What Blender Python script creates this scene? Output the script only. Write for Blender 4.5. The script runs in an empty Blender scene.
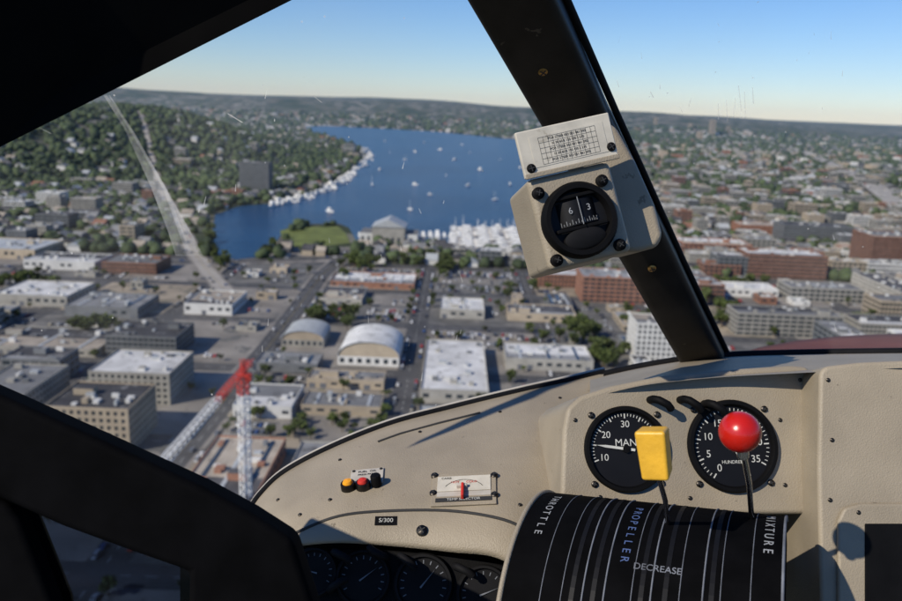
import bpy, bmesh, math, random
import numpy as np
from mathutils import Vector, Matrix, noise
from mathutils.bvhtree import BVHTree
from mathutils.geometry import tessellate_polygon
random.seed(7); np.random.seed(7)
S=bpy.context.scene
H=160.0; F=802.0; CX,CY=451.0,300.5
p=math.radians(13.56); th=math.radians(2.3)
fw=Vector((0,math.cos(p),-math.sin(p))); r0=Vector((1,0,0)); u0=Vector((0,math.sin(p),math.cos(p)))
R=math.cos(th)*r0+math.sin(th)*u0; U=-math.sin(th)*r0+math.cos(th)*u0
EYE=Vector((0,0,H))
def ray(px,py): return fw+R*((px-CX)/F)+U*((CY-py)/F)
def C(px,py,d): return EYE+ray(px,py)*d
def G(px,py,z=0.0):
    d=ray(px,py); t=(z-H)/d.z
    return EYE+d*t
# ---------------- materials
def mat(name,col,rough=.8,amt=.15,scale=.3,metal=0,bump=0,bscale=None,objrand=0,spec=.3,detail=4,col2=None,thr=None,worn=None):
    m=bpy.data.materials.new(name); m.use_nodes=True; nt=m.node_tree; b=nt.nodes['Principled BSDF']
    b.inputs['Roughness'].default_value=rough; b.inputs['Metallic'].default_value=metal
    b.inputs['Specular IOR Level'].default_value=spec
    g=nt.nodes.new('ShaderNodeNewGeometry'); n=nt.nodes.new('ShaderNodeTexNoise'); n.inputs['Scale'].default_value=scale; n.inputs['Detail'].default_value=detail
    nt.links.new(g.outputs['Position'],n.inputs['Vector'])
    r=nt.nodes.new('ShaderNodeValToRGB'); nt.links.new(n.outputs['Fac'],r.inputs['Fac'])
    c=Vector(col); c2=Vector(col2) if col2 else c
    a=c*(1-amt); d=c2*(1+amt)
    lo,hi=(thr if thr else (.3,.7))
    r.color_ramp.elements[0].position=lo; r.color_ramp.elements[1].position=hi
    r.color_ramp.elements[0].color=(*a,1); r.color_ramp.elements[1].color=(*[min(1,x) for x in d],1)
    out=r.outputs['Color']
    if objrand:
        oi=nt.nodes.new('ShaderNodeObjectInfo'); mr=nt.nodes.new('ShaderNodeMapRange')
        mr.inputs['To Min'].default_value=1-objrand; mr.inputs['To Max'].default_value=1+objrand
        nt.links.new(oi.outputs['Random'],mr.inputs['Value'])
        mx=nt.nodes.new('ShaderNodeVectorMath'); mx.operation='SCALE'
        nt.links.new(out,mx.inputs[0]); nt.links.new(mr.outputs[0],mx.inputs['Scale']); out=mx.outputs[0]
    if worn:
        n3=nt.nodes.new('ShaderNodeTexNoise'); n3.inputs['Scale'].default_value=worn[1]; n3.inputs['Detail'].default_value=8; n3.inputs['Roughness'].default_value=.7
        nt.links.new(g.outputs['Position'],n3.inputs['Vector'])
        r3=nt.nodes.new('ShaderNodeValToRGB'); r3.color_ramp.elements[0].position=worn[2]; r3.color_ramp.elements[1].position=worn[2]+.03; nt.links.new(n3.outputs['Fac'],r3.inputs['Fac'])
        m3=nt.nodes.new('ShaderNodeMix'); m3.data_type='RGBA'; nt.links.new(r3.outputs[0],m3.inputs['Factor']); nt.links.new(out,m3.inputs[6]); m3.inputs[7].default_value=(*worn[0],1); out=m3.outputs[2]
    nt.links.new(out,b.inputs['Base Color'])
    if bump:
        n2=nt.nodes.new('ShaderNodeTexNoise'); n2.inputs['Scale'].default_value=bscale or scale*5; n2.inputs['Detail'].default_value=4
        nt.links.new(g.outputs['Position'],n2.inputs['Vector'])
        bp=nt.nodes.new('ShaderNodeBump'); bp.inputs['Strength'].default_value=bump; bp.inputs['Distance'].default_value=1.0/(bscale or scale*5)
        nt.links.new(n2.outputs['Fac'],bp.inputs['Height']); nt.links.new(bp.outputs[0],b.inputs['Normal'])
    return m
M={}
def dm(k,*a,**kw): M[k]=mat(k,*a,**kw); return M[k]
# city palette
dm('wall_concrete',(.32,.31,.28),amt=.15,scale=.15,objrand=.2)
dm('wall_brick',(.24,.12,.08),amt=.2,scale=.2,objrand=.2)
dm('wall_tan',(.38,.32,.24),amt=.12,scale=.15,objrand=.2)
dm('wall_white',(.58,.58,.56),amt=.1,scale=.12,objrand=.1)
dm('wall_grey',(.15,.16,.17),amt=.15,scale=.15,objrand=.3)
dm('glass_dark',(.03,.04,.05),rough=.15,amt=.3,scale=.2,spec=.6)
dm('roof_white',(.54,.54,.53),amt=.25,scale=.07,objrand=.15,detail=8,worn=((.25,.25,.24),.12,.58))
dm('roof_grey',(.21,.215,.22),amt=.3,scale=.08,objrand=.35,detail=8,worn=((.10,.10,.10),.12,.56))
dm('roof_dark',(.06,.06,.065),amt=.35,scale=.08,objrand=.3,detail=8,worn=((.16,.16,.16),.12,.58))
dm('roof_tan',(.32,.28,.23),amt=.25,scale=.08,objrand=.2,detail=8,worn=((.16,.14,.12),.12,.57))
dm('roof_metal',(.38,.40,.41),rough=.5,amt=.2,scale=.5,objrand=.1)
dm('door_grey',(.12,.13,.15),amt=.1)
PALK=['wall_concrete','wall_brick','wall_tan','wall_white','wall_grey','glass_dark','roof_white','roof_grey','roof_dark','roof_tan','roof_metal','door_grey']
PI={k:i for i,k in enumerate(PALK)}
PM=[M[k] for k in PALK]
dm('asphalt',(.07,.07,.072),amt=.3,scale=.06,detail=8)
dm('pavement',(.205,.19,.17),amt=.35,scale=.035,detail=8,worn=((.10,.10,.095),.05,.56))
dm('lot_asphalt',(.12,.118,.112),amt=.35,scale=.06,detail=8,worn=((.19,.18,.165),.06,.57))
dm('dirt',(.27,.23,.175),amt=.3,scale=.05,detail=8,worn=((.14,.13,.10),.04,.53))
dm('grass',(.13,.155,.04),amt=.3,scale=.05,detail=8)
dm('paint_white',(.55,.55,.52),amt=.25,scale=.5)
dm('paint_yellow',(.30,.23,.06),amt=.3,scale=.5)
dm('freeway_concrete',(.31,.29,.26),amt=.15,scale=.05)
dm('bark',(.08,.055,.035),amt=.3,scale=2)
dm('leaves',(.030,.055,.016),rough=.7,amt=.5,scale=.35,objrand=.45,col2=(.07,.09,.022))
dm('far_leaves',(.020,.040,.018),rough=.8,amt=.6,scale=.03,col2=(.048,.068,.028))
dm('crane_red',(.55,.04,.025),rough=.5,amt=.15)
dm('crane_white',(.75,.75,.73),rough=.5,amt=.1)
dm('hull_white',(.76,.76,.74),rough=.4,amt=.1)
dm('dock_wood',(.28,.23,.17),amt=.2,scale=.4)
dm('tyre',(.02,.02,.02))

# ---------------- mesh builder
class MB:
    def __init__(s): s.v=[];s.f=[];s.m=[]
    def add(s,vs,fs,mi):
        o=len(s.v); s.v+= [tuple(v) for v in vs]
        for f in fs: s.f.append(tuple(i+o for i in f)); s.m.append(mi)
    def quad(s,a,b,c,d,mi): s.add([a,b,c,d],[(0,1,2,3)],mi)
    def box(s,x0,x1,y0,y1,z0,z1,ms,mt=None):
        mt=ms if mt is None else mt
        o=len(s.v)
        s.v+=[(x0,y0,z0),(x1,y0,z0),(x1,y1,z0),(x0,y1,z0),(x0,y0,z1),(x1,y0,z1),(x1,y1,z1),(x0,y1,z1)]
        for f,m in (((0,1,5,4),ms),((1,2,6,5),ms),((2,3,7,6),ms),((3,0,4,7),ms),((4,5,6,7),mt),((3,2,1,0),ms)):
            s.f.append(tuple(i+o for i in f)); s.m.append(m)
    def beam(s,a,b,w,mi,n=4):
        a=Vector(a);b=Vector(b);d=(b-a).normalized()
        x=d.cross(Vector((0,0,1)))
        if x.length<.01: x=Vector((1,0,0))
        x.normalize(); y=d.cross(x)
        vs=[]
        for P in (a,b):
            for k in range(n):
                t=2*math.pi*(k+.5)/n; vs.append(P+x*math.cos(t)*w+y*math.sin(t)*w)
        s.add(vs,[(k,(k+1)%n,n+(k+1)%n,n+k) for k in range(n)]+[tuple(range(n))[::-1],tuple(range(n,2*n))],mi)
    def mesh(s,name,mats,smooth=False):
        me=bpy.data.meshes.new(name); me.from_pydata(s.v,[],s.f)
        for m in mats: me.materials.append(m)
        me.polygons.foreach_set('material_index',s.m)
        if smooth: me.polygons.foreach_set('use_smooth',[True]*len(s.f))
        me.update(); return me
    def obj(s,name,mats,parent=None,smooth=False):
        o=bpy.data.objects.new(name,s.mesh(name,mats,smooth)); S.collection.objects.link(o)
        if parent: o.parent=parent
        return o
def link(name,me,loc,rz=0,sc=1):
    o=bpy.data.objects.new(name,me); S.collection.objects.link(o); o.location=loc; o.rotation_euler=(0,0,rz)
    o.scale=(sc,sc,sc) if not isinstance(sc,tuple) else sc
    return o

# ---------------- lake
lakepx=[(300,126.5),(330,126),(360,127.5),(400,129.5),(440,132),(470,135),(500,138),(530,141),(560,144),(590,150),(612,160),(624,182),(610,205),(590,222),(572,240),(540,249),
 (500,252),(460,251),(440,245),(425,242),(412,243),(395,240),(357,243),(349,228),(340,224),(296,224),(284,230),(276,243),(258,257),(236,260),(219,256),(211,240),(215,215),
 (240,206),(268,204),(300,197),(322,188),(345,176),(358,164),(368,155),(358,147),(341,141),(318,134)]
lake=[G(x,y) for x,y in lakepx]
LX=np.array([q.x for q in lake]); LY=np.array([q.y for q in lake])
def inlake(x,y):
    c=False;n=len(lake);j=n-1
    for i in range(n):
        if (LY[i]>y)!=(LY[j]>y) and x<(LX[j]-LX[i])*(y-LY[i])/(LY[j]-LY[i])+LX[i]: c=not c
        j=i
    return c
def nearlake(x,y,m):
    return inlake(x,y) or any(inlake(x+a,y+b) for a,b in ((m,0),(-m,0),(0,m),(0,-m)))
def sstep(t): t=max(0.,min(1.,t)); return t*t*(3-2*t)
def terrain(x,y):
    h=0
    e=math.sqrt(((x+1200)/750)**2+((y-2250)/1050)**2)
    h+=118*sstep((1.12-e)/.75)
    t=sstep((y-6100)/2300)
    n=noise.noise(Vector((x/2600,y/3000,1.3)))*.5+.5
    n2=noise.noise(Vector((x/900,y/1200,5.3)))
    h+=t*(115+175*n+26*n2)*(1 if x<1200 else max(.62,1-(x-1200)/8000))
    e2=math.sqrt(((x-1500)/900)**2+((y-1500)/1200)**2)
    h+=42*sstep((1.1-e2)/.8)
    e3=math.sqrt(((x+2900)/1500)**2+((y-3800)/1500)**2)
    h+=140*sstep((1.1-e3)/.9)
    return h
def tz(x,y): return terrain(x,y)
def axis(n,lo,hi,c):
    t=np.linspace(-1,1,n); k=5.2
    v=np.sinh(t*k)/math.sinh(k)
    return np.where(v<0,c+v*(c-lo),c+v*(hi-c))
gx=axis(221,-45000,45000,0); gy=axis(241,-60000,60000,1200)
vs=[];
for y in gy:
    for x in gx: vs.append((float(x),float(y),terrain(float(x),float(y)) if y>400 else 0.0))
n=len(gx); fs=[(j*n+i,j*n+i+1,(j+1)*n+i+1,(j+1)*n+i) for j in range(len(gy)-1) for i in range(n-1)]
me=bpy.data.meshes.new('ground'); me.from_pydata(vs,[],fs); me.polygons.foreach_set('use_smooth',[True]*len(fs))
gm=bpy.data.materials.new('ground'); gm.use_nodes=True; nt=gm.node_tree; b=nt.nodes['Principled BSDF']; b.inputs['Roughness'].default_value=.95; b.inputs['Specular IOR Level'].default_value=.1
ge=nt.nodes.new('ShaderNodeNewGeometry')
def nz(scale,detail=6):
    n_=nt.nodes.new('ShaderNodeTexNoise'); n_.inputs['Scale'].default_value=scale; n_.inputs['Detail'].default_value=detail; nt.links.new(ge.outputs['Position'],n_.inputs['Vector']); return n_
def ramp(src,els):
    r=nt.nodes.new('ShaderNodeValToRGB'); nt.links.new(src,r.inputs['Fac'])
    while len(r.color_ramp.elements)<len(els): r.color_ramp.elements.new(.5)
    for e,(pos,c) in zip(r.color_ramp.elements,els): e.position=pos; e.color=(*c,1)
    return r
a=ramp(nz(.006).outputs['Fac'],[(.35,(.025,.04,.02)),(.5,(.05,.06,.035)),(.65,(.13,.12,.10))])
vo=nt.nodes.new('ShaderNodeTexVoronoi'); vo.inputs['Scale'].default_value=.02; nt.links.new(ge.outputs['Position'],vo.inputs['Vector'])
bb=ramp(vo.outputs['Color'],[(.35,(.03,.045,.025)),(.5,(.08,.085,.07)),(.62,(.28,.27,.25)),(.8,(.07,.07,.065))])
mx=nt.nodes.new('ShaderNodeMix'); mx.data_type='RGBA'; f_=ramp(nz(.0016).outputs['Fac'],[(.40,(0,0,0)),(.58,(.85,.85,.85))])
nt.links.new(f_.outputs['Color'],mx.inputs['Factor']); nt.links.new(a.outputs['Color'],mx.inputs[6]); nt.links.new(bb.outputs['Color'],mx.inputs[7])
nt.links.new(mx.outputs[2],b.inputs['Base Color'])
me.materials.append(gm); me.update()
o=bpy.data.objects.new('ground',me); S.collection.objects.link(o)

def poly_obj(name,pts,z,m,parent=None):
    tri=tessellate_polygon([[Vector((q.x,q.y,0)) for q in pts]])
    me=bpy.data.meshes.new(name); vv=[(q.x,q.y,z) for q in pts]
    ff=[]
    for t in tri:
        a,b_,c=[Vector(vv[i]) for i in t]
        ff.append(t if (b_-a).cross(c-a).z>0 else t[::-1])
    me.from_pydata(vv,[],ff); me.materials.append(m); me.update()
    o=bpy.data.objects.new(name,me); S.collection.objects.link(o); 
    if parent:o.parent=parent
    return o
wm=bpy.data.materials.new('water'); wm.use_nodes=True; nt=wm.node_tree; b=nt.nodes['Principled BSDF']
b.inputs['Roughness'].default_value=.25; b.inputs['IOR'].default_value=1.33; b.inputs['Specular IOR Level'].default_value=.3
ge=nt.nodes.new('ShaderNodeNewGeometry')
mp=nt.nodes.new('ShaderNodeVectorMath'); mp.operation='MULTIPLY'; mp.inputs[1].default_value=(.35,1.0,1); nt.links.new(ge.outputs['Position'],mp.inputs[0])
wr=ramp(nz(.004,8).outputs['Fac'],[(.35,(.006,.036,.095)),(.65,(.012,.055,.13))]); nt.links.new(wr.outputs['Color'],b.inputs['Base Color'])
wn=nt.nodes.new('ShaderNodeTexNoise'); wn.inputs['Scale'].default_value=.25; wn.inputs['Detail'].default_value=5; nt.links.new(mp.outputs[0],wn.inputs['Vector'])
bp=nt.nodes.new('ShaderNodeBump'); bp.inputs['Strength'].default_value=1; bp.inputs['Distance'].default_value=1.6; nt.links.new(wn.outputs['Fac'],bp.inputs['Height']); nt.links.new(bp.outputs[0],b.inputs['Normal'])
poly_obj('lake_water',lake,.3,wm)

# ---------------- building generator
def build_into(mb,x0,x1,y0,y1,h,style,wall,roof,z=0,hv=True,lod=0):
    W=PI[wall];Rf=PI[roof];GL=PI['glass_dark']; rnd=random.random
    if style=='office':
        nfl=max(1,round(h/3.7)); fh=h/nfl
        mb.box(x0+.35,x1-.35,y0+.35,y1-.35,z,z+h-.3,GL)
        pw,sp=random.choice([(.6,3.2),(1.6,3.4),(.9,5.5),(.5,7)])
        for i in range(nfl+1):
            za=z+i*fh-(.9 if i else 0); zb=z+i*fh+(.6 if i<nfl else 0)
            mb.box(x0,x1,y0,y1,za if i else z-2,zb,W,Rf if i==nfl else W)
        if lod==0:
            k=max(2,int((x1-x0)/sp))
            for i in range(k+1):
                xx=x0+.05+(x1-x0-.1-pw)*i/k; mb.box(xx,xx+pw,y0+.05,y0+.5,z,z+h-.4,W)
            k=max(2,int((y1-y0)/sp))
            for i in range(k+1):
                yy=y0+.07+(y1-y0-.14-pw)*i/k
                mb.box(x0+.05,x0+.5,yy,yy+pw,z,z+h-.4,W); mb.box(x1-.5,x1-.05,yy,yy+pw,z,z+h-.4,W)
    else:
        mb.box(x0,x1,y0,y1,z-2,z+h,W,Rf)
        if lod==0:
            k=max(2,int((x1-x0)/6))
            for i in range(k):
                xx=x0+(x1-x0)*(i+.2)/k; ww=(x1-x0)/k*.55
                if rnd()<.75:
                    if rnd()<.3: mb.box(xx,xx+ww,y0-.08,y0+.1,z+.1,z+min(3.5,h*.6),PI['door_grey'])
                    else: mb.box(xx,xx+ww,y0-.06,y0+.1,z+h*.45,z+h*.75,GL)
            k=max(2,int((y1-y0)/6))
            for i in range(k):
                yy=y0+(y1-y0)*(i+.2)/k; ww=(y1-y0)/k*.55
                mb.box(x0-.06,x0+.1,yy,yy+ww,z+h*.45,z+h*.75,GL); mb.box(x1-.1,x1+.06,yy,yy+ww,z+h*.45,z+h*.75,GL)
    t=.35; ph=.8; e=.012
    for a in ((x0-e,x1+e,y0-e,y0+t),(x0-e,x1+e,y1-t,y1+e),(x0-e,x0+t,y0+t,y1-t),(x1-t,x1+e,y0+t,y1-t)):
        mb.box(*a,z+h-.01,z+h+ph,W)
    if hv:
        A=(x1-x0)*(y1-y0); k=int(2+A/160) if lod==0 else 1
        for i in range(min(k,16)):
            w=1.2+rnd()*3; d=1.2+rnd()*3; xx=x0+2+(x1-x0-4-w)*rnd(); yy=y0+2+(y1-y0-4-d)*rnd()
            mb.box(xx,xx+w,yy,yy+d,z+h,z+h+.8+rnd()*1.6,random.choice([PI['roof_metal'],PI['wall_grey'],PI['wall_white'],W]))
        if rnd()<.5 and x1-x0>16 and y1-y0>16:
            w=6+rnd()*5; xx=x0+3+(x1-x0-6-w)*rnd(); yy=y0+4+(y1-y0-8-6)*rnd(); mb.box(xx,xx+w,yy,yy+5,z+h,z+h+3.2,W,Rf)
        if style=='ware' and rnd()<.5 and lod==0:
            for i in range(3):
                xx=x0+(x1-x0)*(i+.5)/3-.9; mb.box(xx,xx+1.8,y0+3,y1-3,z+h,z+h+.35,PI['roof_metal'] if rnd()<.6 else GL)
        if rnd()<.6 and lod==0 and y1-y0>14:
            yy=y0+.5+(y1-y0)*random.uniform(.25,.6); mb.box(x0+.4,x1-.4,yy,y1-.4,z+h-.3,z+h+.06,PI[random.choice(['roof_grey','roof_white','roof_tan','roof_dark'])])
HERO=[]
def building(name,x0,x1,y0,y1,h,style='ware',wall='wall_concrete',roof='roof_grey',hero=False):
    mb=MB(); build_into(mb,x0,x1,y0,y1,h,style,wall,roof,z=tz((x0+x1)/2,(y0+y1)/2))
    if hero: HERO.append((x0,x1,y0,y1))
    return mb.obj(name,PM)
def BP(name,pa,pb,py,dep,h,style='ware',wall='wall_concrete',roof='roof_grey'):
    z=0
    for _ in range(3):
        q=G((pa+pb)/2,py,z); z=tz(q.x,q.y)
    A=G(pa,py,z);B=G(pb,py,z); y=(A.y+B.y)/2
    return building(name,A.x,B.x,y,y+dep,h,style,wall,roof,hero=True)
def vault(name,pa,pb,py,dep,hw,rise,wall,roofk):
    A=G(pa,py);B=G(pb,py); x0,x1=A.x,B.x; y0=(A.y+B.y)/2; y1=y0+dep
    mb=MB(); mb.box(x0,x1,y0,y1,0,hw,PI[wall]); N=18; c=(x0+x1)/2; rr=(x1-x0)/2
    pr=[(c-rr*math.cos(math.pi*i/N),hw+.02+rise*math.sin(math.pi*i/N)) for i in range(N+1)]
    for i in range(N):
        (a,za),(b_,zb)=pr[i],pr[i+1]
        mb.quad((a,y0-.6,za+.25),(b_,y0-.6,zb+.25),(b_,y1+.6,zb+.25),(a,y1+.6,za+.25),PI[roofk])
    mb.add([(a,y0,z) for a,z in pr],[tuple(range(N+1))[::-1]],PI['wall_tan']); mb.add([(a,y1,z) for a,z in pr],[tuple(range(N+1))],PI[wall])
    for yy in np.linspace(y0-.6,y1+.3,7):
        for i in range(N):
            (a,za),(b_,zb)=pr[i],pr[i+1]
            mb.beam((a,yy,za+.3),(b_,yy,zb+.3),.18,PI['roof_metal'])
    for i in range(7):
        xx=x0+(x1-x0)*(i+.25)/7; mb.box(xx,xx+(x1-x0)/14,y0-.1,y0+.1,hw*.3,hw*.8,PI['glass_dark'])
    for i in range(8):
        yy=y0+dep*(i+.25)/8; mb.box(x0-.1,x0+.1,yy,yy+dep/16,hw*.4,hw*.8,PI['glass_dark'])
    HERO.append((x0,x1,y0,y1)); return mb.obj(name,PM)
vault('arched_roof_hall',337,399,366,42,6,9.5,'wall_white','roof_white')
BP('warehouse',306,384,389,18,5,'ware','wall_tan','roof_tan')
vault('arched_roof_hall',281,324,347,30,5,6,'wall_concrete','roof_metal')
BP('warehouse',254,318,372,22,5,'ware','wall_grey','roof_grey')
BP('warehouse',420,488,404,98,7.5,'ware','wall_concrete','roof_white')
BP('warehouse',440,484,319,40,7,'ware','wall_concrete','roof_white')
BP('warehouse',418,484,429,18,5,'ware','wall_grey','roof_metal')
BP('warehouse',300,381,416,22,5,'ware','wall_tan','roof_grey')
BP('warehouse',232,292,418,34,6,'ware','wall_white','roof_white')
BP('office_building',88,172,404,40,17,'office','wall_concrete','roof_white')
BP('office_building',45,132,452,34,21,'office','wall_tan','roof_dark')
BP('office_building',-35,28,428,46,17,'office','wall_concrete','roof_grey')
BP('office_building',104,178,357,36,13,'office','wall_grey','roof_dark')
BP('warehouse',-10,70,306,50,8,'ware','wall_concrete','roof_white')
BP('warehouse',62,140,318,44,8,'ware','wall_grey','roof_grey')
BP('warehouse',20,98,270,40,8,'ware','wall_white','roof_white')
BP('warehouse',-60,40,258,60,9,'ware','wall_tan','roof_metal')
BP('warehouse',100,158,274,40,10,'office','wall_brick','roof_grey')
BP('apartment_tower',238,270,193,32,52,'office','wall_grey','roof_dark')
BP('brick_building',582,646,303,40,22,'office','wall_brick','roof_grey')
BP('office_building',634,676,362,26,26,'office','wall_white','roof_grey')
BP('warehouse',506,592,371,34,7,'ware','wall_concrete','roof_grey')
BP('warehouse',508,575,322,30,6,'ware','wall_tan','roof_grey')
BP('brick_building',750,822,279,42,24,'office','wall_brick','roof_dark')
BP('brick_building',684,748,262,42,20,'office','wall_brick','roof_tan')
BP('brick_building',872,930,274,50,40,'office','wall_brick','roof_tan')
BP('office_building',738,838,337,26,17,'office','wall_concrete','roof_grey')
BP('warehouse',724,776,297,30,7,'ware','wall_white','roof_white')
BP('office_building',882,960,322,30,16,'office','wall_tan','roof_tan')
BP('office_building',862,960,344,30,14,'office','wall_concrete','roof_white')
BP('brick_building',742,790,236,40,14,'office','wall_brick','roof_tan')
BP('office_building',786,848,243,40,22,'office','wall_grey','roof_dark')
BP('office_building',792,860,302,30,12,'office','wall_concrete','roof_grey')
A=G(360,243);B=G(418,243)
mb=MB(); x0,x1,y0=A.x,B.x,A.y-4; c=(x0+x1)/2
mb.box(x0,x1,y0,y0+40,0,13,PI['wall_white'],PI['roof_grey']); mb.box(c-19,c+19,y0-3,y0+37,0,21,PI['wall_concrete'],PI['roof_grey'])
mb.add([(c-20,y0-4,21),(c+20,y0-4,21),(c+20,y0+38,21),(c-20,y0+38,21),(c,y0-4,30),(c,y0+38,30)],[(0,1,4),(1,2,5,4),(2,3,5),(3,0,4,5)],PI['roof_metal'])
for i in range(9):
    xx=x0+2+(x1-x0-4)*i/9; mb.box(xx,xx+3,y0-3.1 if abs(xx-c)<15 else y0-.1,y0+.2,4,9,PI['glass_dark'])
mb.obj('lakeside_museum',PM); HERO.append((x0,x1,y0,y0+40))

# roads
def pts_w(L): return [G(x,y) for x,y in L]
def strip(mb,P,w,z,mi,off=0,follow=False):
    n=len(P); Lp=[];Rp=[]
    for i,q in enumerate(P):
        a=P[max(0,i-1)];c=P[min(n-1,i+1)]; d=Vector((c.x-a.x,c.y-a.y,0)).normalized(); nn=Vector((d.y,-d.x,0))
        zz=z+(tz(q.x,q.y) if follow else 0)
        Lp.append((q.x+nn.x*(off-w/2),q.y+nn.y*(off-w/2),zz)); Rp.append((q.x+nn.x*(off+w/2),q.y+nn.y*(off+w/2),zz))
    for i in range(n-1): mb.quad(Lp[i],Rp[i],Rp[i+1],Lp[i+1],mi)
def resample(P,step):
    out=[]
    for a,b_ in zip(P[:-1],P[1:]):
        k=max(1,int((b_-a).length/step)); out+=[a.lerp(b_,i/k) for i in range(k)]
    return out+[P[-1]]
RO=[('avenue',pts_w([(120,520),(200,430),(270,345),(322,275),(350,250)]),15,'asphalt'),
    ('avenue',pts_w([(-20,268),(120,262),(215,262),(330,258),(430,258),(530,262),(700,275)]),17,'asphalt'),
    ('avenue',pts_w([(230,296),(208,272),(192,250),(176,215),(158,182),(140,154)]),14,'freeway_concrete')]
def distseg(px_,py_,a,b_):
    d=Vector((b_.x-a.x,b_.y-a.y)); t=max(0,min(1,((px_-a.x)*d.x+(py_-a.y)*d.y)/d.length_squared)); return math.hypot(px_-a.x-d.x*t,py_-a.y-d.y*t)
def nearroad(x,y,m):
    for _,P,w,_ in RO:
        for a,b_ in zip(P[:-1],P[1:]):
            if distseg(x,y,a,b_)<w/2+m: return True
    return False
zoff=.2
for nm,P,w,rm in RO:
    mb=MB(); P2=resample(P,25); fo=True
    strip(mb,P2,w+5,zoff-.04,1,0,fo); strip(mb,P2,w,zoff,0,0,fo); strip(mb,P2,.22,zoff+.03,2,0,fo)
    for o_ in (-w/4,w/4):
        P3=resample(P,6)
        for i in range(0,len(P3)-1,2): strip(mb,P3[i:i+2],.15,zoff+.03,3,o_,fo)
    mb.obj(nm,[M[rm],M['pavement'],M['paint_yellow'],M['paint_white']]); zoff+=.05

# ------------- city blocks
BX,BY,SW=78,96,15; xo=G(404,400).x; YMAX=150+6*(BY+SW)
streets=MB(); slabs=MB(); marks=MB(); lots=[]
streets.quad((-760,150,.03),(900,150,.03),(900,YMAX,.03),(-760,YMAX,.03),0)
tree_pos=[];car_pos=[]
def hit_hero(a0,a1,b0,b1,m=2):
    for h in HERO:
        if a0<h[1]+m and a1>h[0]-m and b0<h[3]+m and b1>h[2]-m: return True
    return False
def samples(a0,a1,b0,b1): return [(a0,b0),(a1,b0),(a0,b1),(a1,b1),((a0+a1)/2,(b0+b1)/2)]
WALL=['wall_concrete','wall_tan','wall_concrete','wall_grey','wall_white','wall_tan','wall_concrete']
RF=['roof_grey','roof_white','roof_dark','roof_tan','roof_grey','roof_metal','roof_grey','roof_white']
def wallpick(pb): return 'wall_brick' if random.random()<pb else random.choice(WALL)
placed=[]
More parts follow.
